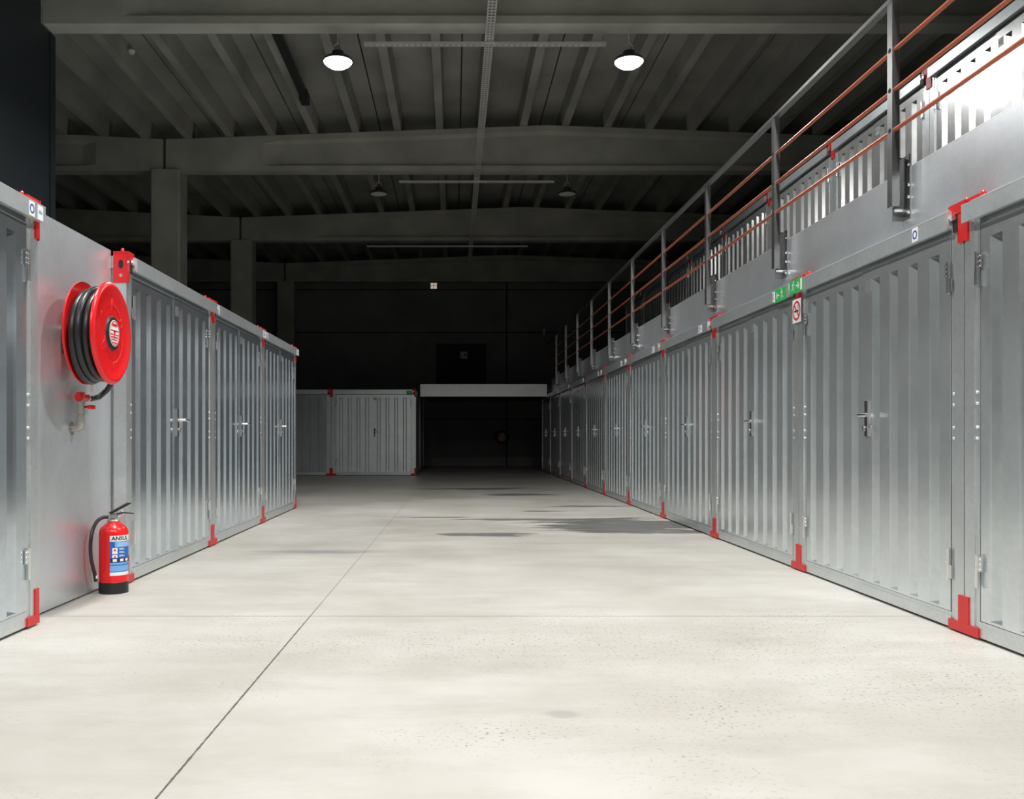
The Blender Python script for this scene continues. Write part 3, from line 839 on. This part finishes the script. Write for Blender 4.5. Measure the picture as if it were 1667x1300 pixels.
# levers, ring, hose; the head points along the aisle wall to the right in the photo
d = Vector((0.80, 0.60, 0))
def hp(a, z, s=0.0): return (d.x * a - d.y * s, d.y * a + d.x * s, z)
lv = MB()
lv.prism([(-0.02, 0.502), (0.105, 0.566), (0.112, 0.572), (0.085, 0.572), (-0.03, 0.515)], lambda u, v, t: hp(u, v, t), -0.011, 0.011)
lv.build('squeeze_lever', M['black'], ex)
lv = MB().prism([(0.0, 0.492), (0.06, 0.506), (0.125, 0.498), (0.128, 0.504), (0.06, 0.514), (0.0, 0.506)], lambda u, v, t: hp(u, v, t), -0.010, 0.010)
lv.build('carry_handle', M['black'], ex)
MB().tube([tuple(Vector(hp(0.045, 0.508, 0.0)) + Vector((0.022 * math.cos(a * PI / 9), -0.016, 0.022 * math.sin(a * PI / 9)))) for a in range(18)], 0.0016, n=6, closed=True).build('safety_ring', M['zinc'], ex, True)
MB().cyl(hp(-0.055, 0.487), hp(-0.015, 0.487), 0.011, n=12).build('hose_fitting', M['zinc'], ex, 'auto')
hs = [(-0.028, -0.022, 0.487), (-0.05, -0.045, 0.486), (-0.073, -0.085, 0.465), (-0.085, -0.130, 0.41), (-0.088, -0.152, 0.33), (-0.086, -0.152, 0.25), (-0.082, -0.130, 0.18), (-0.080, -0.105, 0.13), (-0.078, -0.095, 0.085)]
cur = []
for k in range(len(hs) - 1):           # Catmull-Rom smoothing
    p0, p1, p2, p3 = (Vector(hs[max(k - 1, 0)]), Vector(hs[k]), Vector(hs[k + 1]), Vector(hs[min(k + 2, len(hs) - 1)]))
    for s_ in range(5):
        t = s_ / 5
        cur.append(0.5 * ((2 * p1) + (p2 - p0) * t + (2 * p0 - 5 * p1 + 4 * p2 - p3) * t * t + (3 * p1 - p0 - 3 * p2 + p3) * t ** 3))
cur.append(Vector(hs[-1]))
MB().tube(cur, 0.0115, n=12).build('hose', M['rubber'], ex, True)
MB().cyl((-0.078, -0.096, 0.105), (-0.079, -0.099, 0.125), 0.0135, n=12).build('nozzle_clip', M['white'], ex)

# ------------------------------------------------------------------ signs
def man(mb, fn, s, flip=1):
    """running figure about s tall, centred at 0"""
    P = lambda x, y: (x * flip * s, y * s)
    def add(pl): mb.poly([fn(*p) for p in pl])
    add(disc2(0.10 * flip * s, 0.40 * s, 0.085 * s, n=14))
    for a, b, w in (((0.05, 0.30), (-0.03, 0.0), 0.15), ((0.06, 0.27), (0.24, 0.12), 0.07), ((0.24, 0.12), (0.33, 0.20), 0.06), ((0.03, 0.28), (-0.17, 0.22), 0.07),
                    ((-0.17, 0.22), (-0.20, 0.05), 0.06), ((-0.03, 0.03), (0.17, -0.10), 0.09), ((0.17, -0.10), (0.14, -0.38), 0.075), ((-0.03, 0.03), (-0.12, -0.2), 0.09), ((-0.12, -0.2), (-0.34, -0.27), 0.075)):
        add(seg2(P(*a), P(*b), w * s))
def exit_sign(name, label, yc, flip, zc):
    # wall face looks to -X ; local u runs along -Y (to the right in the photo)
    t = thing(name, label, 'exit sign', (XR - 0.049, yc, zc), 0, 'green running man exit signs')
    hw, hh = 0.125, 0.052
    MB().box(-0.002, 0, -hw, hw, -hh, hh).build('sign_board', M['green'], t)
    fn = lambda u, v: (-0.0026, -u, v)
    q = MB()
    q.poly([fn(flip * 0.088, -0.042), fn(flip * 0.122, -0.042), fn(flip * 0.122, 0.042), fn(flip * 0.088, 0.042)])
    ax = flip * 0.030
    q.poly([fn(*p) for p in seg2((ax - flip * 0.028, 0), (ax + flip * 0.028, 0), 0.012)])
    q.poly([fn(*p) for p in seg2((ax + flip * 0.034, 0), (ax + flip * 0.010, 0.024), 0.011)])
    q.poly([fn(*p) for p in seg2((ax + flip * 0.034, 0), (ax + flip * 0.010, -0.024), 0.011)])
    fm = lambda u, v: fn(u - flip * 0.055, v)
    man(q, fm, 0.092, flip)
    q.build('pictogram', M['white'], t)
    return t
exit_sign('exit_sign', 'green exit sign with arrow pointing left, above the no smoking sign', 7.055, -1, HR - 0.075)
exit_sign('exit_sign', 'green exit sign with arrow pointing right, above the no smoking sign', 6.715, 1, HR - 0.062)
ns_ = thing('no_smoking_sign', 'white no smoking sign with red ring on the right row corner post', 'sign', (XR - 0.014, 6.79, 1.945))
MB().box(-0.002, 0.0, -0.082, 0.082, -0.088, 0.088).build('sign_board', M['white'], ns_)
fn = lambda u, v: (-0.0034, -u, v)
q = MB(); q.poly([fn(*p) for p in seg2((-0.045, -0.002), (0.038, -0.002), 0.014)]); q.build('cigarette', M['black'], ns_)
q = MB()
for k in range(2): q.poly([fn(*p) for p in seg2((0.03 + 0.01 * k, 0.012), (0.018 + 0.014 * k, 0.03), 0.005)]); q.poly([fn(*p) for p in seg2((0.018 + 0.014 * k, 0.03), (0.03 + 0.008 * k, 0.044), 0.005)])
q.build('smoke', M['number'], ns_)
fn2 = lambda u, v: (-0.0042, -u, v)
q = MB(); ring_fn(q, 0, 0, 0.058, 0.073, fn2, 40); q.poly([fn2(*p) for p in seg2((-0.045, 0.045), (0.045, -0.045), 0.014)]); q.build('red_ring', M['signred'], ns_)
es = thing('exit_sign', 'small dark green exit sign on the roof rail of container number 20', 'exit sign', (-1.10, 23.45, HLf - 0.095), 0, 'green running man exit signs')
MB().box(-0.13, 0.02, -0.003, 0, -0.05, 0.05).build('sign_board', M['green'], es)
q = MB(); f3 = lambda u, v: (u - 0.05, -0.0036, v); man(q, f3, 0.08, 1); q.build('pictogram', M['white'], es)

# ------------------------------------------------------------------ lamps and cable trays
def make_lamp(lit, x, y, label, group):
    t = thing('high_bay_lamp', label, 'lamp', (x, y, LAMP_Z), 0, group)
    lens = [(0.0001, -0.085), (0.06, -0.080), (0.11, -0.064), (0.15, -0.038), (0.178, -0.008), (0.18, 0.004)] if lit else [(0.0001, -0.012), (0.10, -0.008), (0.165, 0.0), (0.168, 0.004)]  # deeper dome on lit lamps stands in for the glow around them
    MB().lathe(lens, n=40).build('lens', M['lamp_on'] if lit else M['lamp_off'], t, 'auto')
    MB().lathe([(0.168, -0.002), (0.185, 0.0), (0.188, 0.012), (0.165, 0.045), (0.11, 0.060), (0.075, 0.075), (0.072, 0.13), (0.05, 0.14), (0.0001, 0.14)], n=40).build('housing', M['lampbody'], t, 'auto')
    MB().tube([(-0.05, 0, 0.13), (-0.05, 0, 0.20), (0, 0, 0.24), (0.05, 0, 0.20), (0.05, 0, 0.13)], 0.006, n=6).cyl((0, 0, 0.238), (0, 0, 0.42), 0.006, n=6).build('hanger', M['tray'], t)
    return t
for ly, _p, _s in LIT:
    for lx in LAMP_X:
        side = 'left' if lx < 0 else 'right'
        lb_ = 'glowing round ceiling lamp, %s one of the lit pair' % side if ly > 10 else ('lit ceiling lamp on the %s side, out of the photo %s' % (side, 'just ahead of the camera' if ly > 0 else 'behind the camera'))
        make_lamp(True, lx, ly, lb_, 'lit high bay lamps')
for lx in LAMP_X:
    make_lamp(False, lx + (0.0 if lx > 0 else 0.0), 17.85, 'unlit round ceiling lamp, %s one of the dark pair farther back' % ('left' if lx < 0 else 'right'), 'unlit high bay lamps')
def tray_mesh(length, wdt=0.085, h=0.03, step=0.075, slot=0.042):
    """perforated channel along +x, open slots in two rows"""
    mb = MB()
    mb.box(0, length, -wdt / 2, -wdt / 2 + 0.003, 0, h); mb.box(0, length, wdt / 2 - 0.003, wdt / 2, 0, h)
    for y0, y1 in ((-wdt / 2 + 0.003, -wdt / 2 + 0.016), (-0.006, 0.006), (wdt / 2 - 0.016, wdt / 2 - 0.003)):
        mb.box(0, length, y0, y1, 0, 0.002)
    n = int(length / step)
    for k in range(n + 1):
        x = min(k * step, length - (step - slot))
        mb.box(x, x + step - slot, -wdt / 2 + 0.0025, wdt / 2 - 0.0025, 0.0002, 0.0022)
    return mb
def tray(x0, y0, length, rz, label, z=6.02, wdt=0.085):
    o = tray_mesh(length, wdt).build('cable_tray', M['tray']); o.location = (x0, y0, z); o.rotation_euler = (0, 0, rz)
    return tag(o, label, 'cable tray', 'perforated cable trays')
tray(0.45, -2.0, 29.4, PI / 2, 'long perforated cable tray running to the back under the roof', 6.06, 0.11)
tray(-1.15, 11.62, 3.10, 0, 'perforated cross tray between the two lit lamps')
tray(-1.08, 17.9, 3.06, 0, 'perforated cross tray between the two unlit lamps')
tray(-2.3, 23.95, 4.25, 0, 'farthest thin cross tray near the back wall')
cd = MB().box(-0.05, 0.05, 0, 3.6, -0.08, 0.06).box(-0.07, 0.07, 0, 0.5, -0.12, 0.06).box(-0.07, 0.07, 3.3, 3.6, -0.12, 0.06)
cd = cd.build('ceiling_track', M['lampbody']); cd.location = (-2.60, 12.3, 6.93)
tag(cd, 'dark track box fixed under a roof rib left of the lit left lamp', 'track')
tag(MB().lathe([(0.0001, 0.0), (0.04, 0.0), (0.055, 0.03), (0.06, 0.05), (0.0001, 0.05)], (-5.05, 14.2, 7.0), n=20).build('smoke_detector', M['lamp_off'], None, 'auto'),
    'tiny pale smoke detector on the roof at upper left', 'detector')

# ------------------------------------------------------------------ back wall details
wp = thing('wall_window', 'small pinkish white square with four panes high on the back wall', 'window', (-0.70, HY1 - 0.002, 6.24))
MB().box(-0.125, 0.125, -0.02, 0, -0.125, 0.125).build('frame', M['dwall'], wp)
for a in (-1, 1):
    for b in (-1, 1): MB().box(a * 0.008, a * 0.108, -0.026, -0.02, b * 0.008, b * 0.108).build('pane', M['pinkwhite'], wp)
eb = thing('switch_box', 'small grey square box on the dark back wall above the edge plate', 'box', (0.34, HY1 - 0.002, 3.83))
MB().box(-0.12, 0.12, -0.09, 0, -0.12, 0.12).build('housing', M['lamp_off'], eb)
MB().box(0.03, 0.07, -0.095, -0.09, -0.04, 0.05).build('lock', M['black'], eb)
dd = MB().box(-0.55, 1.15, -0.02, 0, 0, 1.9)
dd.box(0.28, 0.30, -0.03, -0.02, 0.0, 1.9).box(-0.57, -0.55, -0.04, 0, 0, 1.92).box(1.15, 1.17, -0.04, 0, 0, 1.92)
dd = dd.build('door_1', M['dwall']); dd.location = (-0.05, HY1 - 0.003, DECK + 0.002); struct(dd)
r2 = thing('hose_reel', 'small dark hose reel on the back wall under the bright edge plate', 'hose reel', (1.66, HY1 - 0.002, 0.99))
MB().lathe([(0.0001, 0), (0.24, 0), (0.26, 0.02), (0.24, 0.04), (0.0001, 0.04)], n=32).build('disc', M['redreel'], r2, 'auto').rotation_euler = (PI / 2, 0, 0)
MB().tube([(0.20 * math.cos(a * PI / 12), -0.09, 0.20 * math.sin(a * PI / 12)) for a in range(24)], 0.05, n=10, closed=True).build('hose', M['rubber'], r2, True)
MB().box(-0.04, 0.04, -0.16, -0.03, -0.14, 0.16).build('hub', M['lamp_off'], r2)
MB().cyl((0.0, -0.03, -0.5), (0.0, -0.03, -0.2), 0.02, n=10).build('pipe', M['brass'], r2)
tag(MB().box(3.08, 3.16, HY1 - 0.05, HY1 - 0.002, 4.55, 4.75).build('emergency_light', M['lamp_off']), 'tiny pale fitting on the back wall left of the railing end', 'light')
